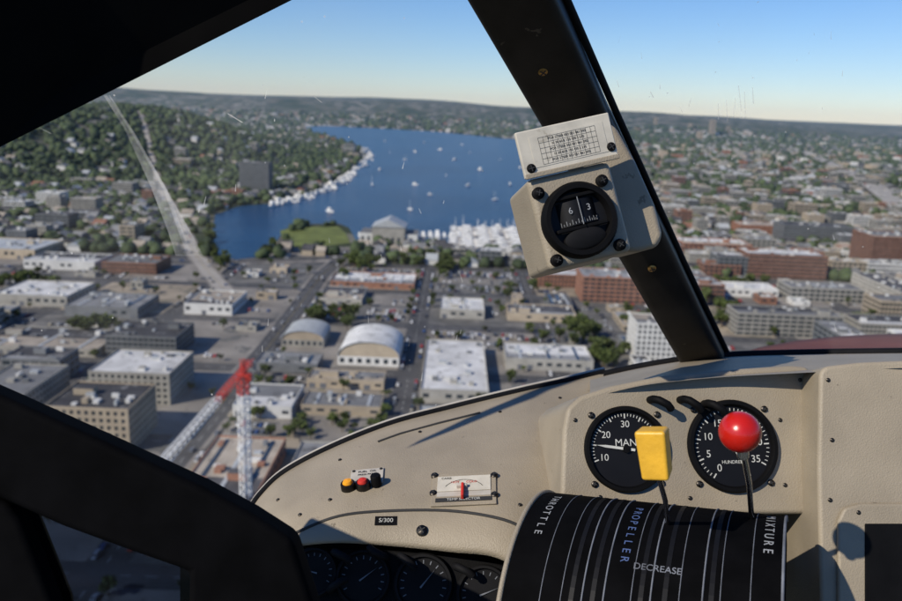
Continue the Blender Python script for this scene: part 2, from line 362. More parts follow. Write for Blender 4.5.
for i in range(-9,11):
    for j in range(0,6):
        x0=xo+SW/2+i*(BX+SW); x1=x0+BX; y0=150+j*(BY+SW)-10; y1=y0+BY
        kind=random.choice([0,0,1,0,1,1,0,2]) 
        slabs.box(x0,x1,y0,y1,-.5,.13,kind,kind)
        for y in np.arange(y0,y1,9): marks.quad((x0-SW/2-.1,y,.05),(x0-SW/2+.1,y,.05),(x0-SW/2+.1,y+4,.05),(x0-SW/2-.1,y+4,.05),0)
        for x in np.arange(x0,x1,9): marks.quad((x,y0-SW/2-.1,.05),(x+4,y0-SW/2-.1,.05),(x+4,y0-SW/2+.1,.05),(x,y0-SW/2+.1,.05),0)
        for xx in (x0-2.3,x1+2.3):
            for y in np.arange(y0+3,y1-3,6.2):
                if random.random()<.5: car_pos.append((xx,y,math.pi*random.randint(0,1),.05))
        nx=random.choice([1,1,2,2,3]); ny=random.choice([1,2,2,3,4])
        for a in range(nx):
            for b_ in range(ny):
                lx0=x0+BX*a/nx;lx1=x0+BX*(a+1)/nx;ly0=y0+BY*b_/ny;ly1=y0+BY*(b_+1)/ny
                m=1.2+random.random()*4.5
                fx0,fx1,fy0,fy1=lx0+m,lx1-m*random.random()-1,ly0+m,ly1-m*random.random()-1
                if hit_hero(fx0,fx1,fy0,fy1) or any(nearroad(x,y,4) for x,y in samples(fx0,fx1,fy0,fy1)+[((fx0+fx1)/2,fy0),((fx0+fx1)/2,fy1)]):
                    for _ in range(5):
                        w=random.uniform(8,20);d=random.uniform(8,20);ax=random.uniform(lx0+1,max(lx0+2,lx1-w-1));ay=random.uniform(ly0+1,max(ly0+2,ly1-d-1))
                        if ax+w>lx1 or ay+d>ly1 or hit_hero(ax,ax+w,ay,ay+d,3) or any(nearroad(x,y,4) for x,y in samples(ax,ax+w,ay,ay+d)): continue
                        if any(ax<q[1]+2 and ax+w>q[0]-2 and ay<q[3]+2 and ay+d>q[2]-2 for q in placed): continue
                        placed.append((ax,ax+w,ay,ay+d)); 
                        if random.random()<.4: building('small_building',ax,ax+w,ay,ay+d,random.choice([3.5,4.5,6,7]),'ware',wallpick(.08),random.choice(RF))
                        else:
                            for cx_ in np.arange(ax+1.5,ax+w-1,2.9):
                                if random.random()<.8: car_pos.append((cx_,ay+d/2,math.pi*random.randint(0,1),.14))
                    for _ in range(2): tree_pos.append((random.uniform(lx0,lx1),random.uniform(ly0,ly1)))
                    continue
                rr=random.random(); cxp=(lx0+lx1)/2; cyp=(ly0+ly1)/2
                inlot = -190<cxp<210 and 340<cyp
                if rr<(.28 if inlot else .66):
                    right=cxp>200
                    h=random.choice([4.5,5,6,7,8,9,12]) if not right else random.choice([6,8,11,15,19,23])
                    if cyp<330 and cxp>-120 : h=min(h,8)
                    st='office' if h>8.5 or random.random()<.2 else 'ware'
                    building('office_building' if st=='office' else 'warehouse',fx0,fx1,fy0,fy1,h,st,wallpick(.15 if right else .05),random.choice(RF))
                elif rr<.95:
                    lots.append((fx0,fx1,fy0,fy1))
                    occp=random.choice([.15,.3,.6,.75])
                    y=fy0+3
                    while y<fy1-5:
                        x=fx0+1.5
                        while x<fx1-1.5:
                            marks.quad((x-1.4,y-2.5,.2),(x-1.28,y-2.5,.2),(x-1.28,y+2.5,.2),(x-1.4,y+2.5,.2),0)
                            if random.random()<occp: car_pos.append((x,y,math.pi*random.randint(0,1),.17))
                            x+=2.8
                        y+=8.5
                    for _ in range(3): tree_pos.append((random.uniform(lx0,lx1),random.choice([ly0+1,ly1-1])))
                else:
                    for _ in range(9): tree_pos.append((random.uniform(lx0,lx1),random.uniform(ly0,ly1)))
        for _ in range(random.choice([1,2,4,7])):
            tree_pos.append((random.choice([x0+1.5,x1-1.5]),random.uniform(y0,y1)))
streets.obj('street',[M['asphalt']])
slabs.obj('city_block_pavement',[M['pavement'],M['lot_asphalt'],M['dirt']])
mb=MB()
for a in lots: mb.quad((a[0],a[2],.16),(a[1],a[2],.16),(a[1],a[3],.16),(a[0],a[3],.16),random.choice([0,0,1]))
mb.obj('parking_lot',[M['lot_asphalt'],M['pavement']]); marks.obj('road_markings',[M['paint_white']])
poly_obj('lawn',pts_w([(280,231),(297,227),(338,227),(346,234),(350,243),(320,247),(284,246)]),.4,M['grass'])
HERO.append((G(284,246).x,G(350,246).x,G(284,246).y-5,G(284,226).y))
poly_obj('waterfront_pavement',pts_w([(212,263),(236,264),(262,260),(282,248),(350,247),(430,247),(462,253),(540,253),(600,258),(620,268),(540,262),(430,262),(330,262),(215,266)]),.12,M['pavement'])
poly_obj('construction_site_dirt',pts_w([(200,455),(295,430),(310,470),(250,540),(150,520)]),.45,M['dirt'])
# cars
cm=bpy.data.materials.new('car_paint'); cm.use_nodes=True; nt=cm.node_tree; b=nt.nodes['Principled BSDF']; b.inputs['Roughness'].default_value=.3
oi=nt.nodes.new('ShaderNodeObjectInfo'); r=nt.nodes.new('ShaderNodeValToRGB'); r.color_ramp.interpolation='CONSTANT'; nt.links.new(oi.outputs['Random'],r.inputs['Fac'])
cols=[(0,(.7,.7,.7)),(.25,(.35,.36,.37)),(.45,(.03,.03,.035)),(.62,(.12,.13,.15)),(.75,(.35,.03,.02)),(.85,(.03,.07,.2)),(.93,(.4,.35,.25))]
while len(r.color_ramp.elements)<len(cols): r.color_ramp.elements.new(.5)
for e,(q,c) in zip(r.color_ramp.elements,cols): e.position=q; e.color=(*c,1)
nt.links.new(r.outputs[0],b.inputs['Base Color'])
def carmesh(van):
    mb=MB(); pr=[(-2.2,.35),(-2.25,.8),(-1.9,.98),(-1.35,1.42),(.4,1.45),(1.1,.98),(2.1,.82),(2.25,.35)]
    if van: pr=[(-2.4,.35),(-2.4,1.0),(-2.3,1.85),(.9,1.85),(1.6,1.1),(2.3,.95),(2.4,.35)]
    n=len(pr); L=[(-.88 if z<1 else -.74,y,z) for y,z in pr]; Rr=[(-x,y,z) for x,y,z in L]
    mb.add(L+Rr,[tuple(range(n)),tuple(range(n,2*n))[::-1]]+[(i,n+i,n+(i+1)%n,(i+1)%n) for i in range(n)],0)
    for i in ((2,4) if not van else (1,3)):
        a,b_=pr[i],pr[i+1]; nn=Vector((0,-(b_[1]-a[1]),b_[0]-a[0])).normalized()*.02
        q=lambda x,t:(x,a[0]+(b_[0]-a[0])*t+nn.y,a[1]+(b_[1]-a[1])*t+nn.z)
        mb.quad(q(-.68,.1),q(.68,.1),q(.66,.9),q(-.66,.9),1)
    for s in (-1,1):
        t=1.8 if van else 1.42
        mb.quad((s*.87,-1.7,1.02),(s*.87,.8,1.02),(s*.78,.3,t-.08),(s*.78,-1.3,t-.08),1)
        for y in (-1.4,1.4): mb.beam((s*.7,y,.33),(s*.93,y,.33),.34,2,10)
    return mb.mesh('car',[cm,M['glass_dark'],M['tyre']])
cmesh=[carmesh(0),carmesh(0),carmesh(1)]
for nm,P,w,_ in RO:
    for q in resample(P,1):
        if random.random()<.045 and q.y<1200: car_pos.insert(0,(q.x+random.choice([-w/3,-w/6,w/6,w/3]),q.y,math.atan2(-(P[-1]-P[0]).x,(P[-1]-P[0]).y),.33))
random.shuffle(car_pos)
k=0
for x,y,rz,z in car_pos:
    if abs(x)>.62*y+15 or hit_hero(x-1,x+1,y-2,y+2,.5) or y<210: continue
    if z<.3 and nearroad(x,y,1): continue
    link('parked_car' if z<.3 else 'car',random.choice(cmesh),(x,y,z),rz); k+=1
    if k>1700: break
# trees
def treemesh(seed):
    rn=random.Random(seed); mb=MB()
    def limb(a,b_,w0,w1):
        a=Vector(a);b_=Vector(b_);d=(b_-a).normalized();x=d.orthogonal().normalized();y=d.cross(x);n=6
        vs=[a+(x*math.cos(t)+y*math.sin(t))*w0 for t in [2*math.pi*k/n for k in range(n)]]+[b_+(x*math.cos(t)+y*math.sin(t))*w1 for t in [2*math.pi*k/n for k in range(n)]]
        mb.add(vs,[(k,(k+1)%n,n+(k+1)%n,n+k) for k in range(n)],0)
    limb((0,0,0),(0,0,3),.35,.25); lobes=[]
    for k in range(8):
        t=k*2.4+rn.random(); rr=1.2+rn.random()*1.9; z=4+rn.random()*4.5; c=Vector((math.cos(t)*rr,math.sin(t)*rr,z)); limb((0,0,2.6),c,.18,.05); lobes.append((c,1.2+rn.random()*1.1))
    for c,s in lobes:
        for _ in range(55):
            v=Vector((rn.gauss(0,1),rn.gauss(0,1),rn.gauss(0,.8))); v=v.normalized()*s*(rn.random()**.4); q=c+v
            n=Vector((rn.gauss(0,1),rn.gauss(0,1),rn.gauss(.6,1))).normalized(); a=n.orthogonal().normalized()*(.28+rn.random()*.35); b2=n.cross(a)
            mb.add([q-a-b2*.7,q+a-b2,q+a*.8+b2,q-a+b2*.8],[(0,1,2,3)],1)
    return mb.mesh('tree',[M['bark'],M['leaves']])
tm=[treemesh(s) for s in range(5)]
def pxtrees(cx,cy,sx,sy,n,sc=1.25):
    for _ in range(n):
        q=G(cx+random.gauss(0,sx),cy+random.gauss(0,sy)); tree_pos.append((q.x,q.y,sc))
for a in [(214,240,5,10,26),(262,250,7,3,14),(326,244,4,2,6),(350,268,14,4,22),(420,262,16,4,22),(447,268,6,5,18),(310,320,18,3,14),(345,325,8,3,6),(600,360,14,6,18),(575,335,10,4,10),(745,290,14,4,18),(725,320,12,5,14),(20,285,14,3,16),(120,236,20,4,18),(650,255,10,4,16),(830,240,20,5,26),(860,330,12,4,12),(700,300,16,8,20),(560,345,12,5,8),(540,295,25,5,8),(640,330,20,8,18),(225,264,8,3,12),(90,335,20,3,8),(560,262,20,4,14)]: pxtrees(*a)
for t in tree_pos:
    x,y=t[0],t[1]; s=(t[2] if len(t)>2 else .7)*random.uniform(.6,1.15)
    if inlake(x,y) or hit_hero(x-1,x+1,y-1,y+1,0) or nearroad(x,y,0) or abs(x)>.68*y+20: continue
    link('tree',random.choice(tm),(x,y,tz(x,y)),random.random()*6.28,(s,s,s*random.uniform(.8,1.2)))
def ico():
    bm=bmesh.new(); bmesh.ops.create_icosphere(bm,subdivisions=2,radius=1)
    v=np.array([x.co[:] for x in bm.verts]); f=np.array([[q.index for q in t.verts] for t in bm.faces]); bm.free(); return v,f
iv,if_=ico()
def blobs(name,pts,mt):
    N=len(pts); nv=len(iv); V=np.zeros((N,nv,3)); 
    for k,(x,y,z,s) in enumerate(pts):
        d=iv*(1+np.random.uniform(-.3,.3,(nv,1))); a=random.random()*6.28; c,s_=math.cos(a),math.sin(a)
        V[k,:,0]=x+(d[:,0]*c-d[:,1]*s_)*s; V[k,:,1]=y+(d[:,0]*s_+d[:,1]*c)*s; V[k,:,2]=z+s*.6+d[:,2]*s*random.uniform(.7,1.1)
    Fc=(if_[None]+ (np.arange(N)*nv)[:,None,None]).reshape(-1,3); V=V.reshape(-1,3)
    me=bpy.data.meshes.new(name); me.vertices.add(len(V)); me.vertices.foreach_set('co',V.ravel()); me.loops.add(len(Fc)*3); me.loops.foreach_set('vertex_index',Fc.ravel().astype(np.int32))
    me.polygons.add(len(Fc)); me.polygons.foreach_set('loop_start',np.arange(0,len(Fc)*3,3,dtype=np.int32)); me.update(calc_edges=True); me.materials.append(mt)
    o=bpy.data.objects.new(name,me); S.collection.objects.link(o)
pts=[]
def hill_e(x,y): return math.sqrt(((x+1180)/760)**2+((y-2250)/1050)**2)
def density(x,y):
    n=noise.noise(Vector((x/260,y/260,0)))*.5+.5
    if hill_e(x,y)<1.15: return .72+.4*n
    return n*.92-.12
c=0
while len(pts)<15500 and c<130000:
    c+=1
    y=YMAX+ (random.random()**1.5)*6200; x=random.uniform(-.68,.68)*y
    if nearlake(x,y,6) or nearroad(x,y,2) or hit_hero(x,x,y,y,4): continue
    if y<1000 and random.random()<.5: continue
    if random.random()<density(x,y): pts.append((x,y,tz(x,y),(2.8+random.random()*3.4)*(1+y/3500)))
blobs('distant_trees',pts,M['far_leaves'])
mb=MB(); c=0;k=0
occ=set()
while k<7500 and c<85000:
    c+=1
    y=YMAX+5+(random.random()**1.4)*6100; x=random.uniform(-.68,.68)*y
    if nearlake(x,y,14) or nearroad(x,y,8) or hit_hero(x-8,x+8,y-8,y+8,3): continue
    if random.random()<density(x,y)*.85: continue
    key=(int(x/17),int(y/17))
    if key in occ: continue
    occ.add(key); k+=1; z=tz(x,y); s=1+y/5000
    if (random.random()<.2 and y<4200 and x>0) or random.random()<.07:
        w=random.uniform(7,20);d=random.uniform(8,16);h=random.choice([6,7,9,12,16,20])
        if nearlake(x,y,24) : continue
        build_into(mb,x-w,x+w,y-d,y+d,h,'office' if y<2600 else 'ware',wallpick(.13),random.choice(RF),z=z,lod=0 if y<1500 else 1)
        continue
    w=random.uniform(4,7)*s;d=random.uniform(5,9)*s;h=random.uniform(4,7);wl=PI[random.choice(['wall_white','wall_tan','wall_concrete','wall_grey','wall_white'])]; rf=PI[random.choice(['roof_grey','roof_dark','roof_tan','roof_grey','roof_dark','roof_metal']+(['wall_brick'] if random.random()<.3 else []))]
    mb.box(x-w,x+w,y-d,y+d,z-3,z+h,wl)
    if random.random()<.5: mb.add([(x-w-.5,y-d-.5,z+h-.1),(x+w+.5,y-d-.5,z+h-.1),(x+w+.5,y+d+.5,z+h-.1),(x-w-.5,y+d+.5,z+h-.1),(x,y-d-.3,z+h+w*.55),(x,y+d+.3,z+h+w*.55)],[(0,1,4),(1,2,5,4),(2,3,5),(3,0,4,5)],rf)
    else: mb.add([(x-w-.5,y-d-.5,z+h-.1),(x+w+.5,y-d-.5,z+h-.1),(x+w+.5,y+d+.5,z+h-.1),(x-w-.5,y+d+.5,z+h-.1),(x-w-.3,y,z+h+d*.5),(x+w+.3,y,z+h+d*.5)],[(0,1,5,4),(1,2,5),(2,3,4,5),(3,0,4)],rf)
mb.obj('distant_city',PM)
for px,py,w,h in [(712,138,40,120),(700,141,34,60),(728,138,30,55),(655,134,30,60),(690,136,30,45)]:
    q=G(px,py); z=tz(q.x,q.y); building('distant_tower',q.x-w/2,q.x+w/2,q.y,q.y+w,h,'office','wall_tan','roof_grey')
FWY=pts_w([(960,268),(930,240),(902,222),(878,206),(850,184),(834,168),(800,152),(745,138)])
mb=MB(); P=resample(FWY,30); strip(mb,P,40,12,0,0,True)
for o_ in (-20,0,20): strip(mb,P,.8,12.9,1,o_,True)
for o_ in (-14,-9,9,14):strip(mb,P,.4,12.06,1,o_,True)
for s in (-20,20):
    for a,b_ in zip(P[:-1],P[1:]):
        d=(b_-a).normalized(); nn=Vector((d.y,-d.x,0))*s
        za,zb=tz(a.x,a.y),tz(b_.x,b_.y); mb.quad(a+nn+Vector((0,0,za+9.5)),b_+nn+Vector((0,0,zb+9.5)),b_+nn+Vector((0,0,zb+12.9)),a+nn+Vector((0,0,za+12.9)),0)
for q in P[::2]:
    z=tz(q.x,q.y); mb.box(q.x-12,q.x-10,q.y-1,q.y+1,z-2,z+11.9,0); mb.box(q.x+10,q.x+12,q.y-1,q.y+1,z-2,z+11.9,0)
mb.obj('freeway',[M['freeway_concrete'],M['paint_white']])
for q in resample(FWY,22)[:-1]:
    if q.y<2600 and random.random()<.7: link('car',random.choice(cmesh),(q.x+random.choice([-16,-11,11,16]),q.y,tz(q.x,q.y)+12.1),.5)
# boats
def sail():
    mb=MB(); L=[(0,5),(.9,3),(1.4,0),(1.2,-3.5),(0.9,-4.6)]; out=L+[(-x,y) for x,y in L[:0:-1]]
    n=len(out); top=[(x,y,1.0) for x,y in out]; bot=[(x*.6,y*.9,-.2) for x,y in out]
    mb.add(top+bot,[tuple(range(n))[::-1]]+[(i,(i+1)%n,n+(i+1)%n,n+i) for i in range(n)],0)
    mb.box(-.7,.7,-2,1.8,1.0,1.6,0); mb.beam((0,.8,1),(0,.8,11),.12,1,6); mb.beam((0,.8,2.3),(0,-3.8,2.3),.16,1,6); return mb.mesh('sailboat',[M['hull_white'],M['crane_white'],M['door_grey']])
def motor():
    mb=MB(); L=[(0,6),(1.2,3.5),(1.8,0),(1.8,-5)]; out=L+[(-x,y) for x,y in L[:0:-1]]
    n=len(out); top=[(x,y,1.5) for x,y in out]; bot=[(x*.75,y*.92,-.2) for x,y in out]
    mb.add(top+bot,[tuple(range(n))[::-1]]+[(i,(i+1)%n,n+(i+1)%n,n+i) for i in range(n)],0)
    mb.box(-1.3,1.3,-3,2.2,1.5,3.0,0); mb.box(-1.33,1.33,-2.5,2.25,2.1,2.7,1); mb.box(-1.1,1.1,-2.5,.8,3.0,4.2,0); return mb.mesh('motorboat',[M['hull_white'],M['glass_dark']])
sm,mm=sail(),motor()
docks=MB()
def dock(px,py,L,n,side=1):
    q=G(px,py); docks.box(q.x-1,q.x+1,q.y,q.y+L,.2,.7,0)
    for i in range(n):
        y=q.y+6+(L-8)*i/n
        for s in (-1,1):
            docks.box(q.x+s*1,q.x+s*9,y-2.6,y-2.1,.25,.65,0) if s>0 else docks.box(q.x-9,q.x-1,y-2.6,y-2.1,.25,.65,0)
            if random.random()<.8: link(*(('sailboat',sm) if random.random()<.65 else ('motorboat',mm)),(q.x+s*(6.2),y,.4),math.pi/2*s,random.uniform(.9,1.7))
for px in (459,476,493,510,527,544,560): dock(px,250,185,16)
docks.obj('dock',[M['dock_wood']])
for px,py in [(424,143),(415,152),(440,150),(455,160),(390,153),(470,153),(500,160),(480,170),(405,160),(355,175),(372,185),(430,195),(436,240),(510,185),(495,200),(380,170),(415,185),(446,176),(468,186),(330,212),(410,210),(520,168),(462,145),(385,142)]:
    q=G(px,py); link(*(('sailboat',sm) if random.random()<.35 else ('motorboat',mm)),(q.x,q.y,.4),random.random()*6,random.uniform(.9,1.7))
for t in np.linspace(0,1,80):
    a=[(268,205),(300,198),(322,189),(345,177),(358,165),(367,156),(359,148)]; f=t*(len(a)-1)*.999; i=int(f); px=a[i][0]+(a[i+1][0]-a[i][0])*(f-i); py=a[i][1]+(a[i+1][1]-a[i][1])*(f-i)
    q=G(px+random.uniform(-2,8),py+random.uniform(-1,2.5)); link('motorboat',mm,(q.x,q.y,.4),random.random()*6,random.uniform(.9,1.9))
for px in range(360,460,7):
    q=G(px,237); link('motorboat',mm,(q.x,q.y,.4),random.random()*.4,random.uniform(1.2,2.2))
# ---------------- tower crane
top=59.
q=G(243,374,top); bx,by=q.x,q.y
mb=MB()
def lattice(a,b_,w,n,mi,mi2=None,k2=0,t1=.16,t2=.10):
    a=Vector(a);b_=Vector(b_);d=(b_-a).normalized(); x=d.orthogonal().normalized() if abs(d.z)>.9 else d.cross(Vector((0,0,1))).normalized(); y=d.cross(x)
    cs=[x*w+y*w,-x*w+y*w,-x*w-y*w,x*w-y*w]
    for i in range(n):
        p0=a.lerp(b_,i/n);p1=a.lerp(b_,(i+1)/n); m=mi2 if (mi2 is not None and i<k2) else mi
        for k in range(4):
            mb.beam(p0+cs[k],p1+cs[k],t1,m); mb.beam(p0+cs[k],p1+cs[(k+1)%4],t2,m); mb.beam(p0+cs[k],p0+cs[(k+1)%4],t2,m)
lattice((bx,by,0),(bx,by,top-8),1.6,15,1,t1=.24,t2=.15); lattice((bx,by,top-8),(bx,by,top),1.6,3,0,t1=.24,t2=.15)
je=G(157,470,top+1); jd=(Vector((je.x,je.y,top+1))-Vector((bx,by,top+1)))
lattice((bx,by,top+1.2),(je.x,je.y,top+1.2),1.1,22,1,0,8,t1=.14,t2=.09)
cj=Vector((bx,by,top+1.2))-jd.normalized()*12; lattice((bx,by,top+1.2),cj,.9,4,0)
mb.box(cj.x-1.5,cj.x+1.5,cj.y-1.2,cj.y+1.2,top-2.5,top+1,2)
lattice((bx,by,top+1),(bx,by,top+6),.7,2,0)
mb.beam((bx,by,top+6),Vector((bx,by,top+2.2))+jd*.65,.07,2); mb.beam((bx,by,top+6),cj,.07,2)
mb.box(bx+1.6,bx+3.4,by-2.5,by-.3,top-2,top+.6,0); mb.box(bx-1.6,bx+1.6,by-1.6,by+1.6,top-.6,top+.2,0)
mb.obj('tower_crane',[M['crane_red'],M['crane_white'],M['wall_grey']])

# =============================== COCKPIT
dm('cockpit_paint',(.285,.243,.18),rough=.48,amt=.13,scale=14,bump=.4,bscale=650,spec=.35,detail=10,worn=((.15,.125,.09),60,.655))
dm('cockpit_black',(.0035,.0035,.004),rough=.65,amt=.3,scale=30,bump=.1,bscale=500,spec=.1)
dm('frame_black',(.0022,.0022,.0026),rough=.8,amt=.4,scale=30,spec=.04)
dm('headliner',(.004,.0035,.003),rough=.8,amt=.3,scale=20,spec=.05)
dm('pillar_paint',(.013,.011,.009),rough=.5,amt=.45,scale=25,bump=.08,bscale=600,spec=.22,worn=((.07,.055,.04),45,.64))
dm('rubber',(.006,.006,.007),rough=.7,amt=.3,scale=40,spec=.15)
dm('gauge_face',(.006,.006,.007),rough=.5,amt=.1,scale=50,spec=.2)
dm('gauge_white',(.48,.48,.44),rough=.6,amt=.1,scale=80)
dm('label_grey',(.14,.15,.17),rough=.6,amt=.3,scale=80)
dm('chrome',(.55,.55,.56),rough=.2,amt=.05,scale=50,metal=1)
dm('screw_metal',(.05,.045,.04),rough=.4,amt=.2,scale=100,metal=1)
dm('brass',(.35,.22,.08),rough=.35,amt=.2,scale=100,metal=1)
dm('knob_yellow',(.66,.37,.03),rough=.42,amt=.12,scale=60,bump=.1,bscale=300,spec=.5,worn=((.40,.25,.05),90,.64))
dm('knob_red',(.45,.010,.005),rough=.25,amt=.1,scale=60,spec=.6,bump=.03,bscale=400)
dm('plate_metal',(.42,.39,.34),rough=.5,amt=.12,scale=60)
dm('placard_paper',(.50,.47,.40),rough=.7,amt=.12,scale=60,worn=((.36,.33,.27),80,.6))
dm('ink',(.03,.03,.03),rough=.7,amt=.1)
dm('amber_lens',(.75,.32,.02),rough=.2,amt=.05,scale=50)
dm('red_mark',(.5,.03,.02),rough=.5,amt=.05,scale=50)
dm('cowl_paint',(.15,.045,.028),rough=.6,amt=.2,scale=5,spec=.15)
def bevel(o,w,seg=3):
    m=o.modifiers.new('bevel','BEVEL'); m.width=w; m.segments=seg; m.limit_method='ANGLE'; m.angle_limit=math.radians(35)
    for q in o.data.polygons: q.use_smooth=True
    w_=o.modifiers.new('wn','WEIGHTED_NORMAL'); w_.keep_sharp=False
    return o
def frame(o,x,y):
    x=x.normalized(); z=x.cross(y).normalized(); y=z.cross(x)
    m=Matrix((x,y,z)).transposed().to_4x4(); m.translation=o; return m
def plane_at(px,py,d,tilt=0,yaw=0,roll=0):
    m=frame(C(px,py,d),R,U)
    return m@Matrix.Rotation(math.radians(roll),4,'Z')@Matrix.Rotation(math.radians(yaw),4,'Y')@Matrix.Rotation(math.radians(-tilt),4,'X')
def loc2(m,px,py):
    mi=m.inverted(); o=mi@EYE; d=mi.to_3x3()@ray(px,py); t=-o.z/d.z; q=o+d*t; return (q.x,q.y)
def lathe(name,prof,m,mt,parent=None,seg=40,smooth=True):
    mb=MB(); k=len(prof); vs=[]
    for i in range(seg):
        a=2*math.pi*i/seg
        for r_,z in prof: vs.append(m@Vector((r_*math.cos(a),r_*math.sin(a),z)))
    fs=[]
    for i in range(seg):
        j=(i+1)%seg
        for q in range(k-1): fs.append((i*k+q,j*k+q,j*k+q+1,i*k+q+1))
    mb.add(vs,fs,0); o=mb.obj(name,[mt],parent,smooth)
    if smooth:
        e=o.modifiers.new('es','EDGE_SPLIT'); e.split_angle=math.radians(40)
    return o
def boxm(name,m,x0,x1,y0,y1,z0,z1,mt,parent=None,bv=0):
    mb=MB(); mb.box(x0,x1,y0,y1,z0,z1,0); mb.v=[tuple(m@Vector(v)) for v in mb.v]; o=mb.obj(name,[mt],parent)
    if bv: bevel(o,bv)
    return o
def prism(name,m,pts,z0,z1,mt,parent=None,bv=0):
    n=len(pts); area=sum(pts[i][0]*pts[(i+1)%n][1]-pts[(i+1)%n][0]*pts[i][1] for i in range(n))
    if area<0: pts=pts[::-1]
    mb=MB(); vs=[m@Vector((x,y,z1)) for x,y in pts]+[m@Vector((x,y,z0)) for x,y in pts]
    mb.add(vs,[tuple(range(n)),tuple(range(n,2*n))[::-1]]+[(n+i,n+(i+1)%n,(i+1)%n,i) for i in range(n)],0)
    o=mb.obj(name,[mt],parent)
    if bv: bevel(o,bv,4)
    return o
def text(s,m,x,y,z,size,mt,parent=None,rot=0,align='CENTER'):
    cu=bpy.data.curves.new('lettering','FONT'); cu.body=s; cu.size=size; cu.align_x=align; cu.align_y='CENTER'; cu.extrude=.0001; cu.materials.append(mt)
    o=bpy.data.objects.new('lettering',cu); S.collection.objects.link(o); o.matrix_world=m@Matrix.Translation((x,y,z))@Matrix.Rotation(rot,4,'Z')
    if parent: o.parent=parent
    return o
def screw(m,x,y,z,r_,parent,mt='screw_metal'):
    mm_=m@Matrix.Translation((x,y,z)); lathe('screw',[(0,.0022*r_/.004),(r_*.7,.0019*r_/.004),(r_,.0008*r_/.004),(r_,-.002)],mm_,M[mt],parent,16)
    a=random.random()*3; mm2=mm_@Matrix.Rotation(a,4,'Z'); t=.0023*r_/.004; boxm('screw_slot',mm2,-r_*.7,r_*.7,-r_*.1,r_*.1,t-.0006,t+.00012,M['ink'],parent)
    boxm('screw_slot',mm2,-r_*.1,r_*.1,-r_*.7,r_*.7,t-.0006,t+.00015,M['ink'],parent)
def tube(name,P,rad,mt,parent=None):
    cu=bpy.data.curves.new(name,'CURVE'); cu.dimensions='3D'; cu.bevel_depth=rad; cu.bevel_resolution=3; cu.use_fill_caps=True; sp=cu.splines.new('POLY'); sp.points.add(len(P)-1)
    for a,q in zip(sp.points,P): a.co=(*q,1)
    sp.use_smooth=True
    cu.materials.append(mt); o=bpy.data.objects.new(name,cu); S.collection.objects.link(o)
    if parent: o.parent=parent
    return o
def smooth_pts(L,N):
    L=np.array(L,float); tt=np.linspace(0,len(L)-1,N); out=[]
    for s in tt:
        i=min(int(s),len(L)-2); f=s-i; p0=L[max(i-1,0)];p1=L[i];p2=L[i+1];p3=L[min(i+2,len(L)-1)]
        out.append(.5*((2*p1)+(-p0+p2)*f+(2*p0-5*p1+4*p2-p3)*f*f+(-p0+3*p1-3*p2+p3)*f**3))
    return out
N=70
Uc=smooth_pts([(243,535,.93),(250,512,.95),(262,494,.97),(285,473,.99),(330,449,1.01),(390,425,1.04),(450,409,1.07),(520,392,1.10),(570,381,1.13),(604,373,1.15)],N)
Lc=smooth_pts([(250,548,.9),(262,552,.88),(280,550,.87),(300,546,.86),(340,543,.85),(390,546,.85),(450,552,.84),(497,558,.83),(528,580,.82),(560,620,.8)],N)
rows=[]
V=26
for v in range(-3,V+3):
    row=[]
    for i in range(N):
        u_=Uc[i];l_=Lc[i]
        if v<0: q=C(u_[0],u_[1],u_[2])+fw*(.03*-v)-Vector((0,0,.012*v*v))
        elif v>V-1: q=C(l_[0],l_[1],l_[2])+fw*(.012*(v-V+1))+U*.002*(v-V+1)
        else:
            t=v/(V-1); e=1-(1-t)**1.7; d=u_[2]+(l_[2]-u_[2])*e; q=C(u_[0]+(l_[0]-u_[0])*t,u_[1]+(l_[1]-u_[1])*t,d)
        row.append(q)
    rows.append(row)
def loft(name,rows,mt,parent=None):
    mb=MB(); n=len(rows[0]); vs=[q for r_ in rows for q in r_]
    mb.add(vs,[(j*n+i,(j+1)*n+i,(j+1)*n+i+1,j*n+i+1) for j in range(len(rows)-1) for i in range(n-1)],0)
    return mb.obj(name,[mt],parent,True)
dash=loft('dashboard',rows,M['cockpit_paint'])
def surf_frame(bvh,px,py,d0):
    l,nn,_,_=bvh.ray_cast(EYE,ray(px,py).normalized())
    if nn is None: l,nn,_,_=bvh.find_nearest(C(px,py,d0))
    if nn.dot(ray(px,py))>0: nn=-nn
    x=R-nn*R.dot(nn); return frame(l,x,nn.cross(x))
bvh=BVHTree.FromPolygons([v.co.copy() for v in dash.data.vertices],[tuple(f.vertices) for f in dash.data.polygons])
def on_dash(px,py,roll=0): return surf_frame(bvh,px,py,.86)@Matrix.Rotation(math.radians(roll),4,'Z')
tube('windshield_gasket',[C(a[0],a[1]-1,a[2]+.004) for a in Uc],.0045,M['rubber'],dash)
tube('trim_strip',[C(a[0],a[1]-4,a[2]+.015) for a in Uc[6:]],.003,M['plate_metal'],dash)
tube('panel_seam',[on_dash(a[0],a[1]).translation for a in smooth_pts([(285,541),(300,531),(340,516),(390,511),(450,511),(497,518),(522,528),(529,540)],40)],.0018,M['ink'],dash)
tube('panel_seam',[on_dash(x,y).translation for x,y in [(378,442),(400,434),(440,423),(480,413)]],.0018,M['ink'],dash)
for px,py in ((262,520),(278,500),(340,460),(420,432),(500,412),(560,398)): screw(on_dash(px,py),0,0,.0003,.0022,dash)
m=on_dash(367,478,2)
boxm('indicator_plate',m,-.019,.019,-.014,.016,0,.0022,M['plate_metal'],dash,.0006)
text('FUEL  OIL',m,0,.010,.0026,.005,M['ink'],dash); text('PRESS PRESS',m,0,.004,.0026,.004,M['ink'],dash)
